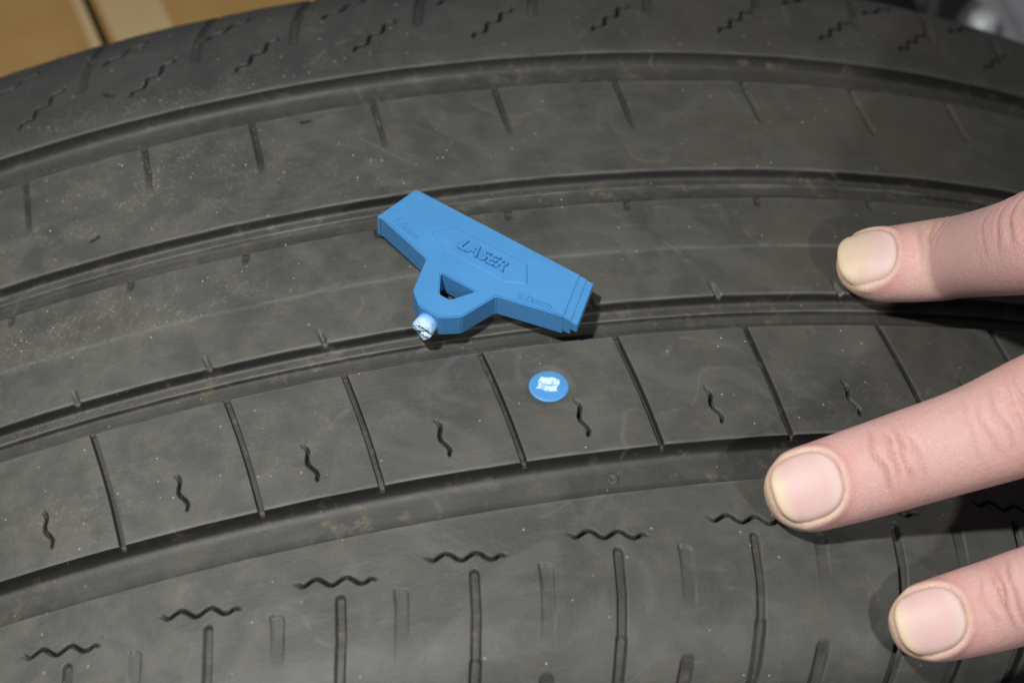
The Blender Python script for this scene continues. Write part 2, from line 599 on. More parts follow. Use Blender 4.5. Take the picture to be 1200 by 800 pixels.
def block(t0, b0, t1, b1, fine, sipe=None):
    n = 108 if fine else 8
    wmm = X_(t1 - t0)
    w = np.linspace(0, 1, n)
    ed = np.array([0, .3, .38, .44, .50, .56, .64, .8, 1.1]) * GW / wmm
    w = np.unique(np.round(np.concatenate([w, ed, 1 - ed]), 5))
    psx = ps_f if fine else ps_c
    W, P = np.meshgrid(w, psx, indexing='ij')
    k = np.clip((-0.0213 - P) / (0.0453 - 0.0213), -.2, 1.2)
    k = k + 0.10 * np.sin(k * math.pi)               # cross grooves bow slightly
    thL = t0 + (b0 - t0) * k
    thR = t1 + (b1 - t1) * k
    TH = (thL + (thR - thL) * W) * DEG
    pt = Patch(TH, P)
    de = np.minimum(W, 1 - W) * wmm
    g = 1.55e-3 * (1 - sstep(GW / 2 - .10, GW / 2 + .12, de))
    pt.D = np.maximum(pt.D, g)
    flat = prof_depth(P) < 2e-4
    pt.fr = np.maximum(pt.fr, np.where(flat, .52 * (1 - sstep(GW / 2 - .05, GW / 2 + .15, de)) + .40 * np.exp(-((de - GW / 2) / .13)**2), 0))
    pt.dirt = np.maximum(pt.dirt, 0.5 * (1 - sstep(GW / 2 - .1, GW / 2 + .1, de)) * flat)
    # corners worn a little round
    pt.D += 0.05e-3 * np.exp(-((de - GW / 2) / .35)**2) * flat
    if sipe is not None:
        zz = zigzag(X_(sipe[0]), -34.0, X_(sipe[1]), -41.7, 0.42, 1.5, 40)
        pt.carve(zz, 0.38, 2.0, 0.14, 0.12, lambda X, Y: .1 + .9 * sstep(-33.6, -35.8, Y) * sstep(-42.2, -40.6, Y))
    if t0 < 5.6 < t1:                               # dished seat round the plug
        d = np.hypot(pt.X - X_(5.66), pt.Y + 30.4)
        pt.D += 1e-3 * (0.22 * (1 - sstep(3.3, 4.6, d)) + 0.35 * (1 - sstep(2.9, 3.5, d)))
        pt.dirt = np.maximum(pt.dirt, 0.4 * np.exp(-((d - 4.2) / .7)**2))
    return pt


for i in range(len(BT) - 1):
    sp = SP.get(i - 1)
    if sp is None:
        c = (BT[i] + BT[i + 1]) / 2 + .2
        sp = (c, c + .2)
    block(BT[i], BB[i], BT[i + 1], BB[i + 1], True, sp).build('tread_block', TYRE)
# the unseen rest of the ring: one block mesh, turned round the axle
rest0, rest1 = BT[-1], 360 + BT[0]
nb = int(round((rest1 - rest0) / 4.42))
pit = (rest1 - rest0) / nb
off = BB[-1] - BT[-1]
first = block(0, off, pit, pit + off, False).build('tread_block', TYRE)
for v in first.data.vertices:
    v.co.z -= Z0
for i in range(nb):
    o = first if i == 0 else first.copy()
    if i:
        COL.objects.link(o)
    o.location = (0, 0, Z0)
    o.rotation_euler = (0, (rest0 + pit * i) * DEG, 0)

# --- carcass under the tread, sidewalls, beads
nth = 360
tt = np.linspace(0, 2 * math.pi, nth, endpoint=False)


def revolve(name, prof, nth=nth):
    prof = np.asarray(prof)
    T, A = np.meshgrid(tt[:nth], prof[:, 0], indexing='ij')
    _, RR = np.meshgrid(tt[:nth], prof[:, 1], indexing='ij')
    V = np.stack([RR * np.sin(T), A, RR * np.cos(T) + Z0], -1).reshape(-1, 3)
    me = mesh_from(name, V, grid_quads(nth, len(prof), True))
    uv = me.uv_layers.new(name='UVMap')
    return add_obj(name, me, RUBBER, TYRE)


pe_a, pe_r, _, _ = profile(np.array([P_END]))
pe_a, pe_r = float(pe_a[0]), float(pe_r[0])
under = []
for p in np.linspace(-P_END, P_END, 60):
    a, r, na, nr = profile(np.array([p]))
    under.append((float(a[0] - .0045 * na[0]), float(r[0] - .0045 * nr[0])))
revolve('casing', under)
for s in (-1, 1):
    pr = [(s * pe_a, pe_r), (s * (pe_a + .004), pe_r - .006), (s * (pe_a + .010), pe_r - .018), (s * (pe_a + .0175), pe_r - .036), (s * (pe_a + .018), pe_r - .052),
          (s * (pe_a + .012), pe_r - .070), (s * (pe_a + .002), pe_r - .083), (s * (pe_a - .003), pe_r - .090), (s * (pe_a - .003), pe_r - .098), (s * (pe_a - .012), pe_r - .101),
          (s * (pe_a - .020), pe_r - .098), (s * (pe_a - .016), pe_r - .085), (s * (pe_a - .002), pe_r - .066), (s * (pe_a + .009), pe_r - .046), (s * (pe_a + .004), pe_r - .02), (s * (pe_a - .006), pe_r - .006), (s * (pe_a - .02), pe_r)]
    o = revolve('sidewall', pr)
    mod = o.modifiers.new('round', 'SUBSURF')
    mod.levels = mod.render_levels = 1

# --- little moulding vent in groove D, under the plug block
gv = on_tyre(718, 559, -0.0025)
th_v = math.atan2(gv[0], gv[2] - Z0)
vv, qq = [], []
prof = [(0.0011, -.0003), (0.0010, .00035), (.0007, .0005), (.0004, .0003), (.0, .00015)]
n = 20
for r_, h_ in prof:
    for k in range(n):
        f = 2 * math.pi * k / n
        vv.append((r_ * math.cos(f), r_ * 1.2 * math.sin(f), h_))
for j in range(len(prof) - 1):
    for k in range(n):
        qq.append((j * n + k, j * n + (k + 1) % n, (j + 1) * n + (k + 1) % n, (j + 1) * n + k))
me = mesh_from('moulding_vent', vv, np.array(qq))
me.uv_layers.new(name='UVMap')
o = add_obj('moulding_vent', me, RUBBER, TYRE, (float((R - .00425) * math.sin(th_v)), float(gv[1]), float((R - .00425) * math.cos(th_v) + Z0)))
o.rotation_euler = (0, th_v, 0)


# ------------------------------------------------------------------ blue plastic
def blue_material(name, base, torn=False):
    m, nt, b = new_mat(name)
    L = nt.links
    tc = N(nt, 'ShaderNodeTexCoord').outputs['Object']
    n1 = noise(nt, tc, 90, 4)
    n2 = noise(nt, tc, 1400, 3)
    if torn:
        n3 = noise(nt, tc, 900, 5, 0.7)
        tr = N(nt, 'ShaderNodeAttribute', attribute_name='torn').outputs['Fac']
        col = mix_col(nt, math_n(nt, 'MULTIPLY', ramp(nt, n3, 0.28, 0.55), tr), base, (0.47, 0.64, 0.76))
    else:
        col = mix_col(nt, ramp(nt, n1, 0.3, 0.7), base, tuple(c * 1.12 for c in base))
    L.new(col, b.inputs['Base Color'])
    b.inputs['Roughness'].default_value = 0.55 if torn else 0.42
    b.inputs['Specular IOR Level'].default_value = 0.4
    b.inputs['Subsurface Weight'].default_value = 0.15
    b.inputs['Subsurface Radius'].default_value = (0.0004, 0.0008, 0.0015)
    b.inputs['Subsurface Scale'].default_value = 1.0
    bp = N(nt, 'ShaderNodeBump')
    bp.inputs['Strength'].default_value = 0.35 if torn else 0.12
    bp.inputs['Distance'].default_value = 0.0002
    L.new(n3 if torn else n2, bp.inputs['Height'])
    L.new(bp.outputs[0], b.inputs['Normal'])
    return m


BLUE = blue_material('blue_plastic', (0.050, 0.195, 0.415))
BLUE2 = blue_material('blue_plug_plastic', (0.060, 0.215, 0.470))
TORN = blue_material('torn_pale_plastic', (0.07, 0.25, 0.60), True)


def prism(name, outline, z0, z1, mat, parent, bevel=0.0, holes=None, seg=2):
    """flat plate with outline (mm), optional holes bridged by triangulation"""
    import bmesh
    bm = bmesh.new()
    loops = [outline] + (holes or [])
    edges = []
    for lp in loops:
        vs_ = [bm.verts.new((x * 1e-3, y * 1e-3, z1 * 1e-3)) for x, y in lp]
        for a_, b_ in zip(vs_, vs_[1:] + vs_[:1]):
            edges.append(bm.edges.new((a_, b_)))
    if holes:
        bmesh.ops.triangle_fill(bm, use_beauty=True, use_dissolve=True, edges=edges)
    else:
        bm.faces.new(bm.verts[:])
    bm.normal_update()
    for f in bm.faces:
        if f.normal.z < 0:
            f.normal_flip()
    r = bmesh.ops.extrude_face_region(bm, geom=bm.faces[:])
    for v in [g for g in r['geom'] if isinstance(g, bmesh.types.BMVert)]:
        v.co.z = z0 * 1e-3
    bmesh.ops.recalc_face_normals(bm, faces=bm.faces[:])
    if bevel:
        es = [e for e in bm.edges if len(e.link_faces) == 2 and e.calc_face_angle(0) > 0.5]
        bmesh.ops.bevel(bm, geom=es, offset=bevel * 1e-3, segments=seg, affect='EDGES', clamp_overlap=True)
    me = bpy.data.meshes.new(name)
    bm.to_mesh(me)
    bm.free()
    return add_obj(name, me, mat, parent)


def text_part(name, body, size_mm, loc, rot, mat, parent, extrude=0.15, bold=0.0, shear=0.0, sx=1.0, spacing=1.0):
    cu = bpy.data.curves.new(name, 'FONT')
    cu.body = body
    cu.size = size_mm * 1e-3
    cu.extrude = extrude * 1e-3
    cu.offset = bold * 1e-3
    cu.shear = shear
    cu.space_character = spacing
    cu.resolution_u = 3
    tmp = bpy.data.objects.new('tmp', cu)
    COL.objects.link(tmp)
    dg = bpy.context.evaluated_depsgraph_get()
    me = bpy.data.meshes.new_from_object(tmp.evaluated_get(dg))
    bpy.data.objects.remove(tmp, do_unlink=True)
    me.name = name
    me.materials.clear()
    for v in me.vertices:
        v.co.x *= sx
    o = add_obj(name, me, mat, parent, tuple(c * 1e-3 for c in loc))
    o.rotation_euler = (0, 0, rot)
    return o


# --- tool: lies on the crown, tangent to the tyre
thc = math.radians(5.2)
er = np.array([math.sin(thc), 0, math.cos(thc)])
et = np.array([math.cos(thc), 0, -math.sin(thc)])
ea = np.array([0, 1.0, 0])
ang = math.radians(-44.52)
ex = et * math.cos(ang) + ea * math.sin(ang)
ey = -et * math.sin(ang) + ea * math.cos(ang)
TH_TOOL = 5.0
org = er * (R + 0.0006) + ea * 0.002 + np.array([0, 0, Z0])
TOOL = empty('plug_tool', tuple(org), 'blue plastic T shaped tool with snapped off white tip, lying across the middle rib', 'plastic tool')
TOOL.rotation_euler = Matrix(((ex[0], ey[0], er[0]), (ex[1], ey[1], er[1]), (ex[2], ey[2], er[2]))).to_euler()
CX = 0.75
far = -1.2
outline = [(-16.9, far), (17.9, far), (20.7, -11.0), (8.3, -14.1), (6.0, -21.5), (3.0, -23.9), (-1.5, -23.9), (-4.5, -21.5), (-6.8, -14.1), (-18.8, -10.9)]
hole = [(-2.8, -15.3), (-0.2, -19.5), (2.1, -19.5), (4.7, -15.3)]
prism('handle', outline, 0, TH_TOOL, BLUE, TOOL, 0.22, [hole])


def end_step(x0t, x0b, x1t, x1b, z0, z1):
    prism('gauge_step', [(x0t, far - .01), (x1t, far - .01), (x1b, -11.0), (x0b, -11.0)] if x1t > x0t else
          [(x1t, far - .01), (x0t, far - .01), (x0b, -10.88), (x1b, -10.88)], z0, z1, BLUE, TOOL, 0.10)


end_step(17.6, 20.4, 19.35, 22.15, 0.95, TH_TOOL - .28)
end_step(19.1, 21.9, 20.7, 23.5, 2.4, TH_TOOL - .50)
end_step(-16.5, -18.4, -17.6, -19.45, 0.03, TH_TOOL - .14)
end_step(-17.3, -19.1, -18.3, -20.1, 0.06, TH_TOOL - .28)
# raised name plate, hexagonal
NP = prism('name_plate', [(-9.6, -8.6), (-5.2, -10.7), (7.9, -10.7), (11.5, -8.8), (8.9, -4.8), (-6.7, -4.7)], TH_TOOL - .3, TH_TOOL + .32, BLUE, TOOL, 0.3, None, 1)
text_part('lettering', 'LASER', 3.45, (-3.6, -9.05, TH_TOOL + .40), 0, BLUE, NP, 0.46, 0.06, 0.16, 1.0, 1.08)
text_part('lettering', '1.6mm', 2.2, (-17.2, -10.1, TH_TOOL + .02), math.radians(-13.5), BLUE, TOOL, 0.14, 0.04, 0, 1.05)
text_part('lettering', '3.0mm', 2.3, (11.4, -12.6, TH_TOOL + .02), math.radians(13.5), BLUE, TOOL, 0.14, 0.04, 0, 1.05)
# frame line under the left lettering
prism('frame_line', [(-17.2, -10.95), (-10.2, -12.63), (-10.1, -12.35), (-17.1, -10.67)], TH_TOOL - .1, TH_TOOL + .09, BLUE, TOOL)


def torn_stub(name, r, length, parent, loc, rotm, mat, matend):
    """round peg whose end is ragged"""
    n, k = 40, 14
    vs_, fs = [], []
    prof_ = [(r * 1.0, 0), (r, length * .3), (r * 1.02, length * .6), (r * 1.05, length * .85)]
    for rr, zz in prof_:
        for i in range(n):
            f = 2 * math.pi * i / n
            vs_.append((rr * math.cos(f), rr * math.sin(f), zz))
    rows = len(prof_)
    for j in range(1, k + 1):
        q = 1 - j / (k + 1)
        for i in range(n):
            f = 2 * math.pi * i / n
            x, y = r * 1.05 * q * math.cos(f), r * 1.05 * q * math.sin(f)
            z = length * (1.0 + .10 * math.sin(x / r * 3.1 + 1.5 + y / r * 1.7) + .06 * math.sin(y / r * 7 + x / r * 4)) + random.uniform(-.05, .05) * length
            z -= length * .20 * math.exp(-((y / r - .15 + .3 * (x / r)**2) / .12)**2)
            vs_.append((x, y, z))
    rows += k
    for j in range(rows - 1):
        for i in range(n):
            fs.append((j * n + i, j * n + (i + 1) % n, (j + 1) * n + (i + 1) % n, (j + 1) * n + i))
    me = mesh_from(name, np.array(vs_) * 1e-3, np.array(fs))
    set_attr(me, 'torn', [min(1.0, max(0.0, (v[2] / length - .1) / .5)) for v in vs_])
    o = add_obj(name, me, matend, parent, tuple(c * 1e-3 for c in loc))
    o.rotation_euler = rotm
    return o


st = torn_stub('snapped_peg', 1.95, 2.7, TOOL, (CX - .2, -23.6, 2.1), (math.radians(97), 0, 0), BLUE, TORN)

# --- plug in the tread block
pth, pp = math.radians(5.66), -0.0304
pn = np.array([math.sin(pth), 0, math.cos(pth)])
base = pn * (R - KC * pp**2 - 0.0004) + np.array([0, pp, Z0])
PLUG = empty('tyre_plug', tuple(base), 'small round blue plug head pushed flush into a tread block', 'tyre plug')
PLUG.rotation_euler = (math.radians(-1.6), pth, 0)
n = 64
vs_, fs = [], []
prof_ = [(3.42, -6.0), (3.42, -.15), (3.46, .02), (3.40, .16), (3.22, .24), (2.8, .26), (2.0, .24), (1.0, .22), (.02, .22)]
for rr, zz in prof_:
    for i in range(n):
        f = 2 * math.pi * i / n
        vs_.append((rr * 1.03 * math.cos(f), rr * math.sin(f), zz))
for j in range(len(prof_) - 1):
    for i in range(n):
        fs.append((j * n + i, j * n + (i + 1) % n, (j + 1) * n + (i + 1) % n, (j + 1) * n + i))
add_obj('plug_head', mesh_from('plug_head', np.array(vs_) * 1e-3, np.array(fs)), BLUE2, PLUG)
# torn patch where the tool broke away: an uneven rounded square
gx, gy = np.meshgrid(np.linspace(-1, 1, 34), np.linspace(-1, 1, 30), indexing='ij')
ed = np.maximum(np.abs(gx), np.abs(gy))
rot = math.radians(-20)
px_ = gx * (1.95 + .12 * np.sin(gy * 5)) + .15 * gy
py_ = gy * (1.62 + .14 * np.sin(gx * 4 + 1))
zz = 0.22 + 0.22 * sstep(1.0, .85, ed) + .07 * np.sin(gx * 5 + gy * 3) * np.sin(gy * 6) + rng.normal(0, .022, gx.shape)
zz -= 0.24 * np.exp(-((gy - .18 + .42 * (1 - gx**2) - .1) / .09)**2) * sstep(1.0, .6, np.abs(gx))
zz = np.where(ed > .985, 0.1, zz)
V = np.stack([px_ * math.cos(rot) - py_ * math.sin(rot), px_ * math.sin(rot) + py_ * math.cos(rot) + .35, zz], -1).reshape(-1, 3) * 1e-3
tp_me = mesh_from('torn_patch', V, grid_quads(34, 30))
set_attr(tp_me, 'torn', (sstep(1.0, .8, ed) * .9 + .1) * (1 - .9 * np.exp(-((gy - .18 + .42 * (1 - gx**2) - .1) / .08)**2) * sstep(1.0, .7, np.abs(gx))))
add_obj('torn_patch', tp_me, TORN, PLUG)


# ------------------------------------------------------------------ hand
def skin_material():
    m, nt, b = new_mat('skin')
    L = nt.links
    tc = N(nt, 'ShaderNodeTexCoord').outputs['Object']
    tone = N(nt, 'ShaderNodeAttribute', attribute_name='tone').outputs['Color']
    uu = N(nt, 'ShaderNodeAttribute', attribute_name='fuv').outputs['Vector']
    n1 = noise(nt, tc, 260, 4, 0.55)
    n2 = noise(nt, tc, 1300, 4, 0.6)
    col = mix_col(nt, math_n(nt, 'MULTIPLY', ramp(nt, n1, 0.42, 0.72), 0.30), tone, (0.47, 0.225, 0.20))
    col = mix_col(nt, math_n(nt, 'MULTIPLY', ramp(nt, n2, 0.5, 0.75), 0.22), col, (0.62, 0.47, 0.42))
    L.new(col, b.inputs['Base Color'])
    b.inputs['Roughness'].default_value = 0.5
    b.inputs['Specular IOR Level'].default_value = 0.36
    b.inputs['Subsurface Weight'].default_value = 0.30
    b.inputs['Subsurface Radius'].default_value = (0.0022, 0.0009, 0.0006)
    b.inputs['Subsurface Scale'].default_value = 1.0
    # fine lines that run across the finger, plus pores
    mp = N(nt, 'ShaderNodeMapping')
    mp.inputs['Scale'].default_value = (1.0, 0.30, 1.0)
    L.new(uu, mp.inputs['Vector'])
    ln = noise(nt, mp.outputs[0], 1.9, 5, 0.65)
    vo = N(nt, 'ShaderNodeTexVoronoi')
    vo.feature = 'DISTANCE_TO_EDGE'
    vo.inputs['Scale'].default_value = 1.5
    L.new(uu, vo.inputs['Vector'])
    h = math_n(nt, 'ADD', math_n(nt, 'MULTIPLY', ln, 1.2), math_n(nt, 'MULTIPLY', ramp(nt, vo.outputs['Distance'], 0, .18), .35))
    bp = N(nt, 'ShaderNodeBump')
    bp.inputs['Strength'].default_value = 0.5
    bp.inputs['Distance'].default_value = 0.00022
    L.new(h, bp.inputs['Height'])
    L.new(bp.outputs[0], b.inputs['Normal'])
    return m


def nail_material():
    m, nt, b = new_mat('finger_nail')
    L = nt.links
    tone = N(nt, 'ShaderNodeAttribute', attribute_name='tone').outputs['Color']
    L.new(tone, b.inputs['Base Color'])
    b.inputs['Roughness'].default_value = 0.5
    b.inputs['Specular IOR Level'].default_value = 0.28
    b.inputs['Subsurface Weight'].default_value = 0.2
    b.inputs['Subsurface Radius'].default_value = (0.001, 0.0006, 0.0005)
    b.inputs['Subsurface Scale'].default_value = 1.0
    tc = N(nt, 'ShaderNodeAttribute', attribute_name='fuv').outputs['Vector']
    mp = N(nt, 'ShaderNodeMapping')
    mp.inputs['Scale'].default_value = (0.12, 1.6, 1.0)
    L.new(tc, mp.inputs['Vector'])
    nn = noise(nt, mp.outputs[0], 1.6, 3)
    bp = N(nt, 'ShaderNodeBump')
    bp.inputs['Strength'].default_value = 0.16
    bp.inputs['Distance'].default_value = 0.0002
    L.new(nn, bp.inputs['Height'])
    L.new(bp.outputs[0], b.inputs['Normal'])
    return m


SKIN = skin_material()
NAIL = nail_material()


def unit(v):
    v = np.asarray(v, float)
    return v / np.linalg.norm(v)


class Finger:
    """joints: tip end, DIP, PIP, MCP (world, m). radii in mm: tip, DIP, mid, PIP, MCP"""

    def __init__(self, joints, rx, up, flat=0.86, cap=9.0):
        J = [np.asarray(j, float) for j in joints]
        pts = []
        ext0 = J[0] - J[1]
        ctrl = [J[0] + ext0] + J + [J[-1] + (J[-1] - J[-2])]
        for i in range(1, len(ctrl) - 2):
            p0, p1, p2, p3 = ctrl[i - 1:i + 3]
            for t in np.linspace(0, 1, 60, endpoint=False):
                # mostly straight bones, joints softened
                lin = p1 + (p2 - p1) * t
                cr = 0.5 * ((2 * p1) + (-p0 + p2) * t + (2 * p0 - 5 * p1 + 4 * p2 - p3) * t**2 + (-p0 + 3 * p1 - 3 * p2 + p3) * t**3)
                pts.append(lin * .55 + cr * .45)
        pts.append(ctrl[-2])
        pts = np.array(pts)
        for _ in range(6):
            pts[1:-1] = (pts[:-2] + 2 * pts[1:-1] + pts[2:]) / 4
        L = np.concatenate([[0], np.cumsum(np.linalg.norm(np.diff(pts, axis=0), axis=1))]) * 1000
        self.u = np.arange(0, L[-1], 0.5)
        self.C = np.stack([np.interp(self.u, L, pts[:, k]) for k in range(3)], 1)
        T = np.gradient(self.C, axis=0)
        self.T = T / np.linalg.norm(T, axis=1)[:, None]
        Zv = np.asarray(up, float)[None] - self.T * (self.T @ np.asarray(up, float))[:, None]
        self.Z = Zv / np.linalg.norm(Zv, axis=1)[:, None]
        self.X = np.cross(self.T, self.Z)
        self.ju = [0] + [float(L[min(60 * k, len(L) - 1)]) for k in (1, 2, 3)]
        j1, j2, j3 = self.ju[1:]
        r_t, r_d, r_m, r_p, r_k = rx
        key = [(0, r_t), (7, r_t), (j1 - 7, (r_t + r_d) / 2 + .1), (j1, r_d), ((j1 + j2) / 2, r_m), (j2, r_p), (j2 + 12, r_p * .97), (j3, r_k)]
        k = np.array(key)
        u = self.u
        r = np.interp(u, k[:, 0], k[:, 1])
        r = np.convolve(np.pad(r, 8, mode='edge'), np.ones(17) / 17, 'valid')
        w = np.clip(1 - u / cap, 0, 1)
        capf = np.sqrt(np.clip(1 - w**2.3, 0, 1))
        self.rx = r * capf
        fl = np.interp(u, [0, 6, j1 - 5, j1, j2, j3], [.66, .72, .80, flat, .92, .95])
        self.rd = r * fl * np.clip(1 - np.clip(1 - u / (cap * .95), 0, 1)**2.6, 0, 1)**.5   # dorsal
        self.rp = r * np.interp(u, [0, 8, j1, j2, j3], [.80, .95, .84, .86, .95]) * np.clip(1 - np.clip(1 - u / (cap * 1.15), 0, 1)**2.2, 0, 1)**.5

    def tube(self, n=40):
        f = np.linspace(0, 2 * math.pi, n, endpoint=False)
        c, s = np.cos(f), np.sin(f)
        V = []
        for i in range(1, len(self.u)):
            rz = np.where(s > 0, self.rd[i], self.rp[i]) * 1e-3
            V.append(self.C[i] + self.X[i] * (c * self.rx[i] * 1e-3)[:, None] + self.Z[i] * (s * rz)[:, None])
        rows = len(V)
        V = np.concatenate(V)
        q = [tuple(x) for x in grid_quads(rows, n + 0).tolist()]
        fs = []
        for j in range(rows - 1):
            for i in range(n):
                fs.append((j * n + i, (j + 1) * n + i, (j + 1) * n + (i + 1) % n, j * n + (i + 1) % n))
        V = np.concatenate([V, [self.C[0]], [self.C[-1]]])
        t0, t1 = len(V) - 2, len(V) - 1
        for i in range(n):
            fs.append((t0, i, (i + 1) % n))
            fs.append((t1, (rows - 1) * n + (i + 1) % n, (rows - 1) * n + i))
        return V, fs

    def coords(self, P):
        """u (mm), lateral x (mm), height z (mm), for points"""
        out = np.empty((len(P), 4))
        for a in range(0, len(P), 4000):
            Q = P[a:a + 4000]
            d2 = ((Q[:, None, :] - self.C[None, ::2])**2).sum(-1)
            i = np.clip(d2.argmin(1) * 2, 0, len(self.C) - 1)
            rel = Q - self.C[i]
            out[a:a + 4000, 0] = self.u[i] + (rel * self.T[i]).sum(1) * 1000
            out[a:a + 4000, 1] = (rel * self.X[i]).sum(1) * 1000
            out[a:a + 4000, 2] = (rel * self.Z[i]).sum(1) * 1000
            out[a:a + 4000, 3] = np.sqrt(d2.min(1)) * 1000
        return out


def ell_tube(pts, rads, up, n=36):
    """tapering tube through points with (rx, rz) mm radii, closed with rounded ends"""
    pts = [np.asarray(p, float) for p in pts]
    ts = np.linspace(0, len(pts) - 1, 40)
    C = np.stack([np.interp(ts, range(len(pts)), [p[k] for p in pts]) for k in range(3)], 1)
    rr = np.stack([np.interp(ts, range(len(pts)), [r[k] for r in rads]) for k in range(2)], 1)
    T = np.gradient(C, axis=0)
    T /= np.linalg.norm(T, axis=1)[:, None]
    V, fs = [], []
    f = np.linspace(0, 2 * math.pi, n, endpoint=False)
    rows = []
    for i in range(len(C)):
        Zv = unit(np.asarray(up) - T[i] * (T[i] @ np.asarray(up)))
        Xv = np.cross(T[i], Zv)
        rows.append((C[i], Xv, Zv, rr[i]))
    full = []
    c0, x0, z0, r0 = rows[0]
    for a in (80, 60, 40, 20):
        k = math.cos(math.radians(a))
        full.append((c0 - T[0] * r0[1] * 1e-3 * math.sin(math.radians(a)), x0, z0, r0 * k))
    full += rows
    c1, x1, z1, r1 = rows[-1]
    for a in (20, 40, 60, 80):
        k = math.cos(math.radians(a))
        full.append((c1 + T[-1] * r1[1] * 1e-3 * math.sin(math.radians(a)), x1, z1, r1 * k))
    for c, x, z, r in full:
        V.append(c + x * (np.cos(f) * r[0] * 1e-3)[:, None] + z * (np.sin(f) * r[1] * 1e-3)[:, None])
    nr = len(V)
    V = np.concatenate(V)
    for j in range(nr - 1):
        for i in range(n):
            fs.append((j * n + i, (j + 1) * n + i, (j + 1) * n + (i + 1) % n, j * n + (i + 1) % n))
    fs.append(tuple(range(n)))
    fs.append(tuple(reversed(range((nr - 1) * n, nr * n))))
    return V, fs


def tocam(p):
    return unit(CAM - np.asarray(p))


TY_N = lambda p: unit([p[0], 0, p[2] - Z0])


def along(p, q, mm):
    """point at mm from p towards q"""
    return p + unit(q - p) * mm * 1e-3


# index, middle, ring: pixel + height over the tread at tip / DIP / PIP, then outward
_pt = np.linspace(-P_END, P_END, 800)
_pa, _pr, _, _ = profile(_pt)


def clearance(F):
    V_, _f = F.tube()
    i = np.arange(len(V_) - 2) // 40
    m_ = F.u[np.minimum(i + 1, len(F.u) - 1)] < 16
    Q = V_[:-2][m_]
    rr_ = np.hypot(Q[:, 0], Q[:, 2] - Z0)
    return float((rr_ - np.interp(Q[:, 1], _pa, _pr)).min())


def seat(p0, p1, p2, h0, h1, h2, rx, upf):
    """lower tip and DIP until the pad is pressed 0.5 mm into contact"""
    for _ in range(7):
        J = [on_tyre(*p0, h0), on_tyre(*p1, h1), on_tyre(*p2, h2)]
        F = Finger(J + [J[2] + (J[2] - J[1]) * 1.5], rx, upf(J[1]))
        c = clearance(F) + .0005
        h0 -= c
        h1 -= c * .75
        h2 -= c * .35
    return J


upI_f = lambda p: unit(.62 * tocam(p) + .38 * TY_N(p) + M[:, 1] * .30)
upM_f = lambda p: unit(.70 * tocam(p) + .30 * TY_N(p))
upG_f = lambda p: unit(.72 * tocam(p) + .28 * TY_N(p))
RXI, RXM, RXG = (7.2, 8.15, 9.1, 10.0, 10.5), (7.3, 8.1, 8.5, 9.5, 11.0), (6.7, 7.6, 8.0, 9.0, 10.5)
I0, I1, I2 = seat((979, 313), (1112, 303), (1243, 277), .0044, .0130, .0355, RXI, upI_f)
M0, M1, M2 = seat((897, 588), (1043, 544), (1200, 490), .0040, .0105, .0205, RXM, upM_f)
G0, G1, G2 = seat((1042, 741), (1176, 706), (1320, 655), .0012, .0080, .0230, RXG, upG_f)
KN = {}
dirI = unit(unit(I2 - I1) + np.array([0.25, 0.03, .45]))
dirM = unit(unit(M2 - M1) + np.array([0.2, .05, .45]))
dirG = unit(unit(G2 - G1) + np.array([0.2, .10, .40]))
M3 = M2 + dirM * .046
lat = (I2 - G2) - dirM * ((I2 - G2) @ dirM)
lat = unit(lat)
I3 = M3 + lat * .023 - dirM * .002
I3 = I2 + unit(I3 - I2) * min(max(np.linalg.norm(I3 - I2), .040), .050)
G3 = M3 - lat * .020 - dirM * .004
L3 = M3 - lat * .038 - dirM * .012


def at_dist(px, py, dist):
    o_, d_ = ray(px, py)
    return o_ + d_ * dist


# little finger: spread away below the frame
L2 = at_dist(1415, 835, .318)
L1 = L2 + unit(at_dist(1300, 880, .318) - L2) * .020
L0 = L1 + unit(at_dist(1210, 925, .330) - L1) * .022
upI = upI_f(I1)
upM = upM_f(M1)
upG = upG_f(G1)
FI = Finger([I0, I1, I2, I3], RXI, upI)
FM = Finger([M0, M1, M2, M3], RXM, upM)
FG = Finger([G0, G1, G2, G3], RXG, upG)
FL = Finger([L0, L1, L2, L3], (5.8, 6.6, 7.0, 7.9, 9.5), upG)
wr = (I3 + L3) / 2 + unit(dirM + np.array([.35, .05, -.25])) * .088
palm_up = unit(np.cross(L3 - I3, wr - M3))
if palm_up[2] < 0:
    palm_up = -palm_up
parts = [F.tube() for F in (FI, FM, FG, FL)]
wv = unit(L3 - I3)
for F, off_, r in ((FI, -.020, 11.5), (FM, -.007, 12), (FG, .006, 11.5), (FL, .018, 10.5)):
    k3 = F.C[-1]
    parts.append(ell_tube([k3 - palm_up * .002, (k3 + wr + wv * off_) / 2 - palm_up * .007, wr + wv * off_ * .8 - palm_up * .004], [(r, 10.5), (r + 1.5, 14), (r, 13.5)], palm_up))
fa = unit(dirM + np.array([.55, .05, .05]))
parts.append(ell_tube([wr - fa * .012, wr + fa * .03, wr + fa * .11, wr + fa * .15], [(27, 18), (28, 20), (33, 28), (34, 30)], palm_up))
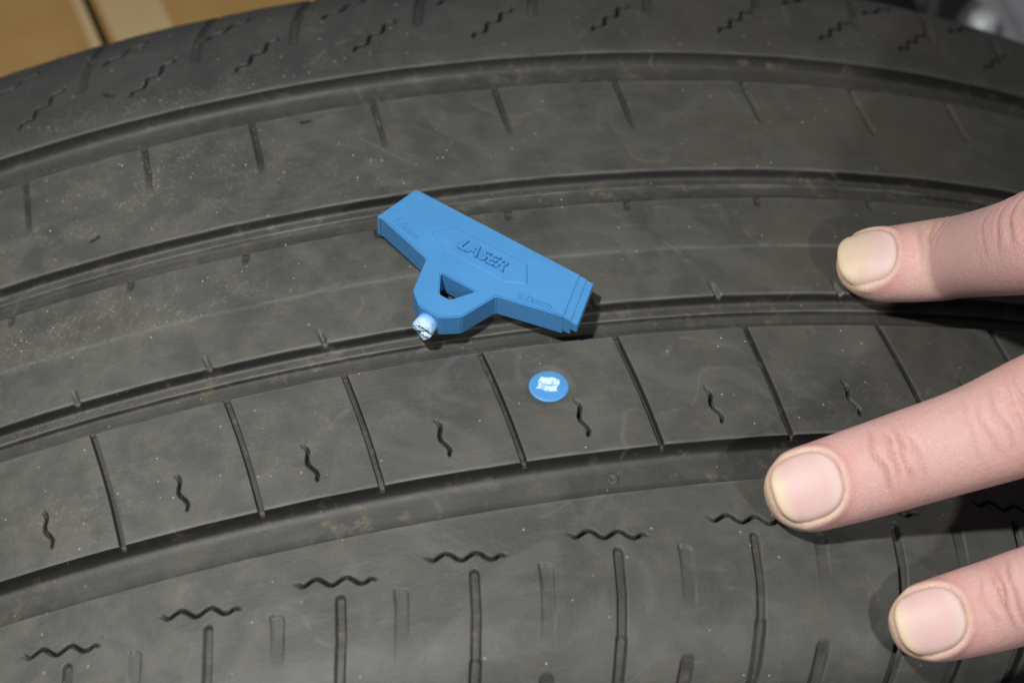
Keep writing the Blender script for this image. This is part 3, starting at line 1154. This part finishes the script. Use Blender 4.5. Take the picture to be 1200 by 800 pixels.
# thumb
tb0 = wr - wv * .018 - unit(wr - I3) * .012 - palm_up * .010
tb1 = tb0 + unit(unit(I3 - wr) - wv * .95 - palm_up * .45) * .045
tb2 = tb1 + unit(unit(I3 - wr) - wv * .45 - palm_up * .25) * .034
tb3 = tb2 + unit(unit(I3 - wr) - wv * .15 - palm_up * .15) * .029
FT = Finger([tb3, tb2, tb1, tb0], (8.6, 9.6, 9.6, 11.5, 14.0), unit(palm_up - wv * .8))
parts.append(FT.tube())
parts.append(ell_tube([tb1, (tb1 + tb0) / 2, tb0], [(9.8, 9.8), (12.5, 12), (14, 12)], palm_up))
parts.append(ell_tube([tb1 + (I3 - tb1) * .25 - palm_up * .004, (I3 + wr) / 2 - palm_up * .014], [(7, 7), (11, 10)], palm_up))
V, fs = [], []
offs = 0
for v, f in parts:
    V.append(v)
    fs += [tuple(i + offs for i in t) for t in f]
    offs += len(v)
V = np.concatenate(V)
tmp_me = mesh_from('tmp_hand', V, None, fs)
tmp = bpy.data.objects.new('tmp_hand', tmp_me)
COL.objects.link(tmp)
rm = tmp.modifiers.new('r', 'REMESH')
rm.mode = 'VOXEL'
rm.voxel_size = 0.0005
sm = tmp.modifiers.new('s', 'SMOOTH')
sm.factor = 0.5
sm.iterations = 7
dg = bpy.context.evaluated_depsgraph_get()
hand_me = bpy.data.meshes.new_from_object(tmp.evaluated_get(dg))
bpy.data.objects.remove(tmp, do_unlink=True)
hand_me.name = 'hand'
nv = len(hand_me.vertices)
co = np.empty(nv * 3, np.float32)
hand_me.vertices.foreach_get('co', co)
co = co.reshape(-1, 3).astype(float)
no = np.empty(nv * 3, np.float32)
hand_me.vertices.foreach_get('normal', no)
no = no.reshape(-1, 3).astype(float)

NAILS = {  # free edge u, root u, half width at middle (mm), lateral shift
    'I': (FI, 0.5, 11.2, 5.5, 0.1), 'M': (FM, 1.1, 12.4, 5.6, 0.0), 'G': (FG, 0.9, 11.8, 5.25, 0.1), 'L': (FL, 1.0, 9.5, 4.3, 0.0), 'T': (FT, 1.0, 13, 6.6, 0.0)}


def nail_r(u, x, nl):
    """superellipse radius (1 at the nail's outline), and its local coordinates"""
    F, u0, u1, hw, sh = nl
    s = (u - (u0 + u1) / 2) / ((u1 - u0) / 2)
    t = (x - sh) / hw
    p = np.where(s < 0, 2.6, 2.5)
    return (np.abs(s)**p + np.abs(t)**p)**(1 / p), s, t


tone = np.tile(np.array([0.51, 0.325, 0.298]), (nv, 1))
fuv = np.zeros((nv, 3))
fuv[:, 0] = co[:, 0] * 1000
fuv[:, 1] = co[:, 1] * 1000
disp = np.zeros(nv)
allc = {k: NAILS[k][0].coords(co) for k in NAILS}
keys = list(NAILS)
dist = np.stack([allc[k][:, 3] - 2.0 * (k == 'T') for k in keys], 1)
own = dist.argmin(1)
CREASE = {
    'I': [(1, -4.8, .10, .5), (1, -2.2, .17, .4), (1, 0.2, .30, .42), (1, 2.0, .14, .4), (1, 4.0, .12, .4), (2, -9, .16, .4), (2, -6, .28, .45), (2, -3, .36, .5), (2, 0, .42, .6), (2, 3, .36, .5)],
    'M': [(1, -2.8, .26, .42), (1, -0.6, .30, .40), (1, 1.4, .30, .42), (1, 3.4, .14, .4), (2, -10, .12, .4), (2, -7.5, .2, .45), (2, -5.2, .26, .45), (2, -2.4, .30, .5), (2, 1.0, .4, .6)],
    'G': [(1, -3.4, .12, .4), (1, -1.2, .24, .42), (1, .9, .26, .42), (1, 3.0, .2, .42), (2, -3, .3, .5), (2, 0, .35, .5)],
    'L': [(1, 0, .25, .45), (2, 0, .3, .5)], 'T': [(1, -1.5, .25, .45), (1, 1.5, .25, .45)]}
for ki, k in enumerate(keys):
    F = NAILS[k][0]
    mk = (own == ki) & (allc[k][:, 0] < F.ju[3] - 4)
    u, x, z = allc[k][mk, 0], allc[k][mk, 1], allc[k][mk, 2]
    j1, j2 = F.ju[1], F.ju[2]
    phi = np.arctan2(x, z)
    dors = sstep(-.35, .35, np.cos(phi) - .1)
    d = np.zeros(len(u))
    ph0 = ki * 1.7
    for ji, du, A, w in CREASE[k]:
        A = A * (1.7 if ji == 1 else 1.45)
        uc = F.ju[ji] + du
        bow = 0.10 * du * np.cos(phi * 1.3) - .5 * np.sign(du) * np.sin(phi)**2 * min(abs(du) / 3, 1.0) * 1.6
        wig = .38 * np.sin(phi * 3.1 + uc * .9 + ph0) + .20 * np.sin(phi * 6.7 + uc * 2.3)
        nar = np.exp(-(phi / (.75 + .12 * math.sin(uc * 3.7)))**4)
        d -= A * np.exp(-((u - uc - bow - wig) / w)**2) * nar
        d += A * .45 * np.exp(-((u - uc - bow - wig - 1.0) / .7)**2) * nar
    # low swell over each joint
    d += .35 * np.exp(-((u - j2) / 6)**2) * dors
    nl = NAILS[k]
    rr, s, t = nail_r(u, x, nl)
    top = sstep(0, 1.5, z)
    inside = (1 - sstep(.90, 1.0, rr)) * top
    d -= .42 * inside
    side = sstep(-.75, -.25, s)                        # folds at the sides and the root, not at the free edge
    d += (.34 * side + .03) * np.exp(-((rr - 1.14) / .12)**2) * top
    d -= .30 * np.exp(-((rr - 1.0) / .045)**2) * top
    disp[mk] = d
    # colour
    tn = tone[mk]
    press = (1 - sstep(1.0, 9.0, u))[:, None]
    red = np.exp(-((u - j1) / 5.5)**2)[:, None] * .35 + np.exp(-((u - j2) / 8)**2)[:, None] * .5
    tn = tn * (1 - .85 * press) + np.array([.52, .385, .27]) * .85 * press
    pinkroot = (np.exp(-((rr - 1.35) / .28)**2) * top * sstep(-.2, .5, s))[:, None] * .55
    tn = tn * (1 - pinkroot) + np.array([.52, .265, .245]) * pinkroot
    tn = tn * (1 - red) + np.array([.48, .265, .24]) * red
    if k == 'I':                                      # blanched band behind the nail of the bent finger
        bl = np.exp(-((u - (j1 - 4.0)) / 3.4)**2)[:, None] * .45 * dors[:, None]
        tn = tn * (1 - bl) + np.array([.53, .385, .28]) * bl
        tn = tn * (1 - .10 * sstep(j1, j1 + 4, u)[:, None])
    cut = (np.exp(-((rr - 1.07) / .05)**2) * top)[:, None] * .6
    tn = tn * (1 - cut) + np.array([.60, .48, .36]) * cut
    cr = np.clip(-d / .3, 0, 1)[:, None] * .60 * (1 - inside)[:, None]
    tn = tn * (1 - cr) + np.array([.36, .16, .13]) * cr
    tone[mk] = tn
    fuv[mk, 0] = u
    fuv[mk, 1] = phi * 7 + ki * 30
    fuv[mk, 2] = 0
co2 = co + no * (disp * 1e-3)[:, None]
hand_me.vertices.foreach_set('co', co2.astype(np.float32).ravel())
hand_me.materials.clear()
set_col(hand_me, 'tone', tone)
a = hand_me.attributes.new('fuv', 'FLOAT_VECTOR', 'POINT')
a.data.foreach_set('vector', fuv.astype(np.float32).ravel())
hand_me.polygons.foreach_set('use_smooth', np.ones(len(hand_me.polygons), bool))
hand_me.update()
HAND = empty('hand', tuple(wr), 'bare left hand pressing its spread fingertips on the tyre tread', 'hand')
ho = add_obj('skin', hand_me, SKIN, HAND)
ho.matrix_parent_inverse = Matrix.Translation(-Vector(wr))

for k in keys:
    F, u0, u1, hw, sh = NAILS[k]
    ns_, nt_ = 44, 40
    S, Tt = np.meshgrid(np.linspace(-1, 1, ns_), np.linspace(-1, 1, nt_), indexing='ij')
    # square -> superellipse
    m_ = np.maximum(np.abs(S), np.abs(Tt)) + 1e-9
    pw = 2.5
    nrm = (np.abs(S)**pw + np.abs(Tt)**pw)**(1 / pw) + 1e-9
    S2, T2 = S * m_ / nrm, Tt * m_ / nrm
    um = (u0 + u1) / 2 + S2 * (u1 - u0) / 2
    xm = sh + T2 * hw
    ci = np.stack([np.interp(um, F.u, F.C[:, q]) for q in range(3)], -1)
    Xi = np.stack([np.interp(um, F.u, F.X[:, q]) for q in range(3)], -1)
    Zi = np.stack([np.interp(um, F.u, F.Z[:, q]) for q in range(3)], -1)
    rx_ = np.interp(um, F.u, F.rx)
    rd_ = np.interp(um, F.u, F.rd)
    # nail plate: straighter lengthwise than the skin under it
    kk = np.array([u0 - 1, u0 + 1.0, u0 + 3.5, (u0 + u1) / 2 + 1, u1])
    kv = np.interp([u0 + 1.3, u0 + 1.9, u0 + 3.7, (u0 + u1) / 2 + 1, u1], F.u, F.rd)
    rdn = np.polyval(np.polyfit(kk, kv, 3), um)
    rxn = np.maximum(rx_, hw * 1.12)
    z_ = rdn * np.sqrt(np.clip(1 - (xm / rxn)**2 * .92, .02, 1)) + .02
    edge = np.maximum(np.abs(S), np.abs(Tt))
    z_ = z_ - .30 * sstep(.90, 1.0, edge) * np.where(S2 < -.55, .45, 1.0)
    Vn = ci + Xi * (xm * 1e-3)[..., None] + Zi * (z_ * 1e-3)[..., None]
    Vb = Vn - Zi * (1.1e-3)
    n_all = ns_ * nt_
    q1 = grid_quads(ns_, nt_)
    ring = [i * nt_ for i in range(ns_)] + [(ns_ - 1) * nt_ + j for j in range(1, nt_)] + [i * nt_ + nt_ - 1 for i in range(ns_ - 2, -1, -1)] + list(range(nt_ - 2, 0, -1))
    sk = [(ring[i], ring[(i + 1) % len(ring)], ring[(i + 1) % len(ring)] + n_all, ring[i] + n_all) for i in range(len(ring))]
    Q = np.concatenate([q1[:, ::-1], np.array(sk)])
    me = mesh_from('nail', np.concatenate([Vn.reshape(-1, 3), Vb.reshape(-1, 3)]), Q)
    fe = 1 - sstep(-.92, -.42, S2 + .10 * T2**2) if k != 'I' else 1 - sstep(-.75, .75, S2 + .15 * T2)
    lun = sstep(.50, .80, S2 + 0.3 * T2**2) * .45
    pink = np.array([.54, .375, .355])
    cn = pink * (1 - fe[..., None]) + (np.array([.55, .445, .325]) if k != 'I' else np.array([.53, .42, .305])) * fe[..., None]
    cn = cn * (1 - lun[..., None]) + np.array([.56, .47, .45]) * lun[..., None]
    ey_ = sstep(.86, 1.0, edge)[..., None] * .6
    cn = cn * (1 - ey_) + np.array([.50, .40, .26]) * ey_
    cn = cn.reshape(-1, 3)
    set_col(me, 'tone', np.concatenate([cn, cn]))
    fv = np.stack([um, xm, 0 * um], -1).reshape(-1, 3)
    at = me.attributes.new('fuv', 'FLOAT_VECTOR', 'POINT')
    at.data.foreach_set('vector', np.concatenate([fv, fv]).astype(np.float32).ravel())
    o = add_obj('nail', me, NAIL, HAND)
    o.matrix_parent_inverse = Matrix.Translation(-Vector(wr))

# sleeve over the forearm, beyond the frame
sl_m, nt, b = new_mat('sleeve_cloth')
tcs = N(nt, 'ShaderNodeTexCoord').outputs['Object']
nt.links.new(mix_col(nt, noise(nt, tcs, 900, 3), (0.03, 0.035, 0.045), (0.06, 0.065, 0.075)), b.inputs['Base Color'])
b.inputs['Roughness'].default_value = 0.9
v, f = ell_tube([wr + fa * .085, wr + fa * .092, wr + fa * .19], [(36, 30), (38, 32), (42, 38)], palm_up)
me = mesh_from('sleeve', v, None, f)
o = add_obj('sleeve', me, sl_m, HAND)
o.matrix_parent_inverse = Matrix.Translation(-Vector(wr))


# ------------------------------------------------------------------ surroundings
def simple_mat(name, ca, cb, scale, rough, metal=0.0, bump=0.0):
    m, nt, b = new_mat(name)
    tc = N(nt, 'ShaderNodeTexCoord').outputs['Object']
    nn = noise(nt, tc, scale, 5, .6)
    nt.links.new(mix_col(nt, ramp(nt, nn, .35, .68), ca, cb), b.inputs['Base Color'])
    b.inputs['Roughness'].default_value = rough
    b.inputs['Metallic'].default_value = metal
    if bump:
        bp = N(nt, 'ShaderNodeBump')
        bp.inputs['Strength'].default_value = bump
        bp.inputs['Distance'].default_value = .002
        nt.links.new(nn, bp.inputs['Height'])
        nt.links.new(bp.outputs[0], b.inputs['Normal'])
    return m


CONC = simple_mat('dark_concrete', (.035, .035, .036), (.06, .06, .058), 14, .85, 0, .4)
CARD = simple_mat('cardboard', (.38, .22, .070), (.46, .28, .098), 22, .8, 0, .05)
TAPE = simple_mat('buff_paper_tape', (.52, .38, .19), (.56, .42, .22), 30, .6)
STEEL = simple_mat('grey_machine_paint', (.36, .37, .39), (.46, .47, .49), 18, .4, .35)
DARKM = simple_mat('dark_machine', (.012, .012, .013), (.025, .025, .027), 18, .5)
BRIGHT = simple_mat('bolt_glint_white', (.80, .86, .86), (.86, .90, .90), 60, .35, .25)  # near-white base colour paints the flash glint on the bolt
RED = simple_mat('red_plastic', (.55, .03, .03), (.62, .05, .05), 40, .4)


def box_mesh(name, x0, x1, y0, y1, z0, z1, bevel=0.0):
    import bmesh
    bm = bmesh.new()
    vs_ = [bm.verts.new(p) for p in ((x0, y0, z0), (x1, y0, z0), (x1, y1, z0), (x0, y1, z0), (x0, y0, z1), (x1, y0, z1), (x1, y1, z1), (x0, y1, z1))]
    for f in ((3, 2, 1, 0), (4, 5, 6, 7), (0, 1, 5, 4), (1, 2, 6, 5), (2, 3, 7, 6), (3, 0, 4, 7)):
        bm.faces.new([vs_[i] for i in f])
    if bevel:
        bmesh.ops.bevel(bm, geom=bm.edges[:], offset=bevel, segments=2, affect='EDGES')
    me = bpy.data.meshes.new(name)
    bm.to_mesh(me)
    bm.free()
    return me


fl = add_obj('floor', box_mesh('floor', -1.2, 1.2, -.8, 1.6, -.03, 0), CONC)
fl['kind'] = 'structure'


def on_z(px, py, z):
    o_, d_ = ray(px, py)
    return o_ + d_ * ((z - o_[2]) / d_[2])


# cardboard box behind the tyre: its closed top lies a little under the tread
ZB = 0.520
pA = on_z(101, 0, ZB)
pB = on_z(121, 46, ZB)
sd = unit([pB[0] - pA[0], pB[1] - pA[1], 0])                   # seam direction on the box top
if sd[1] > 0:
    sd = -sd
nd = np.array([-sd[1], sd[0], 0])
if nd[0] < 0:
    nd = -nd
pm = (pA + pB) / 2
BOX = empty('cardboard_box', (float(pm[0]), float(pm[1]), 0), 'tan cardboard box with closed flaps behind the tyre', 'box')
# local frame: x = nd, y = -sd
BOX.rotation_euler = Matrix(((nd[0], -sd[0], 0), (nd[1], -sd[1], 0), (0, 0, 1))).to_euler()
# keep clear of the tyre: near edge of the box behind the far sidewall
y_near = 0.0
for xx in (-.2, .19):
    # local y such that world y = 0.125
    wy = lambda ly: pm[1] + nd[1] * xx + (-sd[1]) * ly
    y_near = max(y_near if y_near else -9, (0.125 - pm[1] - nd[1] * xx) / (-sd[1]))
X0b, X1b, Y0b, Y1b = -.20, .19, y_near, y_near + .26
t_ = .004
for nm, bx in (('side_panel', (X0b, X1b, Y0b, Y0b + t_)), ('side_panel', (X0b, X1b, Y1b - t_, Y1b)), ('side_panel', (X0b, X0b + t_, Y0b + t_, Y1b - t_)), ('side_panel', (X1b - t_, X1b, Y0b + t_, Y1b - t_))):
    add_obj(nm, box_mesh(nm, *bx, 0.0, ZB - .0045), CARD, BOX)
fl1 = add_obj('flap', box_mesh('flap', X0b, -.0010, Y0b, Y1b, ZB - .004, ZB + .002, .0012), CARD, BOX)
fl2 = add_obj('flap', box_mesh('flap', .0012, X1b, Y0b, Y1b, ZB - .004, ZB, .0008), CARD, BOX)
add_obj('cut_edge', box_mesh('cut_edge', -.0042, -.0014, Y0b + .001, Y1b - .001, ZB + .0021, ZB + .0024), TAPE, fl1)
add_obj('tape_strip', box_mesh('tape_strip', .003, .020, Y0b + .001, Y1b - .001, ZB + .0002, ZB + .0006), TAPE, fl2)

# machine behind the tyre, top right of the picture, well out of focus
PM_ = on_z(1185, 10, 0.46)
MC = empty('machine', (float(PM_[0]), float(PM_[1]), 0), 'grey steel machine with shiny bolt, standing behind the tyre', 'machine')
bx0 = 0.0
add_obj('column', box_mesh('column', -.05, .16, .02, .20, 0.0, .40, .006), DARKM, MC)
add_obj('bed', box_mesh('bed', -.006, .20, -.03, .22, .405, .46, .006), STEEL, MC)


def lathe(name, prof, n, mat, parent, loc):
    vs_, fs = [], []
    for r_, z_ in prof:
        for i in range(n):
            f_ = 2 * math.pi * i / n
            vs_.append((r_ * math.cos(f_), r_ * math.sin(f_), z_))
    for j in range(len(prof) - 1):
        for i in range(n):
            fs.append((j * n + i, j * n + (i + 1) % n, (j + 1) * n + (i + 1) % n, (j + 1) * n + i))
    return add_obj(name, mesh_from(name, vs_, np.array(fs)), mat, parent, loc)


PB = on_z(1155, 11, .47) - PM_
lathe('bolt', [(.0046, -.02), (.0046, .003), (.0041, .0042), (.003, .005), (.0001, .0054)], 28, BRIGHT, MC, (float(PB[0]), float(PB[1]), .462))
PR = on_z(1107, -27, .47) - PM_
lathe('stalk', [(.004, -.090), (.004, -.008), (.0001, -.0079)], 16, DARKM, MC, (float(PR[0]), float(PR[1]) + .004, .475))
lathe('knob', [(.004, -.010), (.008, -.008), (.010, -.004), (.011, .004), (.008, .009), (.0001, .010)], 24, RED, MC, (float(PR[0]), float(PR[1]) + .004, .475))

# ------------------------------------------------------------------ loose grit on the tread (nobody could count it)
gv_, gf_ = [], []
ico = [(0, 0, 1), (.9, 0, .2), (-.3, .85, .2), (-.5, -.8, .1), (.2, .1, -.8)]
icf = [(0, 1, 2), (0, 2, 3), (0, 3, 1), (4, 2, 1), (4, 3, 2), (4, 1, 3)]
clus = [(-7, 33, 3.5, 7, 60), (-5.2, 40, 1.4, 3, 45), (-8, 4, 4, 5, 60), (-9, -36, 3, 6, 18), (-3, 1, 3, 4, 25), (2, 35, 8, 10, 30), (10, 16.8, 4, .8, 24), (-8, 57, 5, 2, 30), (5, -30, 9, 8, 16), (12, 30, 6, 9, 16), (-10, -15.2, 3, .8, 25), (2, -52, 6, 1.5, 14)]
for (ct, cp, st_, sp_, cnt) in clus:
    for _ in range(int(cnt * (2.6 if ct < 0 else 1.7))):
        th = (ct + rng.normal(0, st_)) * DEG
        p = (cp + rng.normal(0, sp_)) * 1e-3
        dd_ = float(prof_depth(np.array([p]))[0])
        q = tyre_xyz(np.array([th]), np.array([p]), np.array([dd_]))[0]
        s_ = rng.lognormal(-2.55, .42) * 1e-3
        rot_ = Matrix.Rotation(rng.uniform(0, 6.28), 3, Vector(rng.normal(size=3)))
        b0 = len(gv_)
        for c in ico:
            w = rot_ @ Vector(c)
            gv_.append((q[0] + w.x * s_, q[1] + w.y * s_, q[2] + w.z * s_ * .8))
        gf_ += [tuple(b0 + i for i in f) for f in icf]
GRIT = simple_mat('pale_grit', (.20, .18, .12), (.42, .40, .34), 300, .9)
g = add_obj('grit', mesh_from('grit', gv_, None, gf_, smooth=False), GRIT)
g['kind'] = 'stuff'
g['label'] = 'pale specks of grit and dust scattered over the tyre tread'
g['category'] = 'grit'
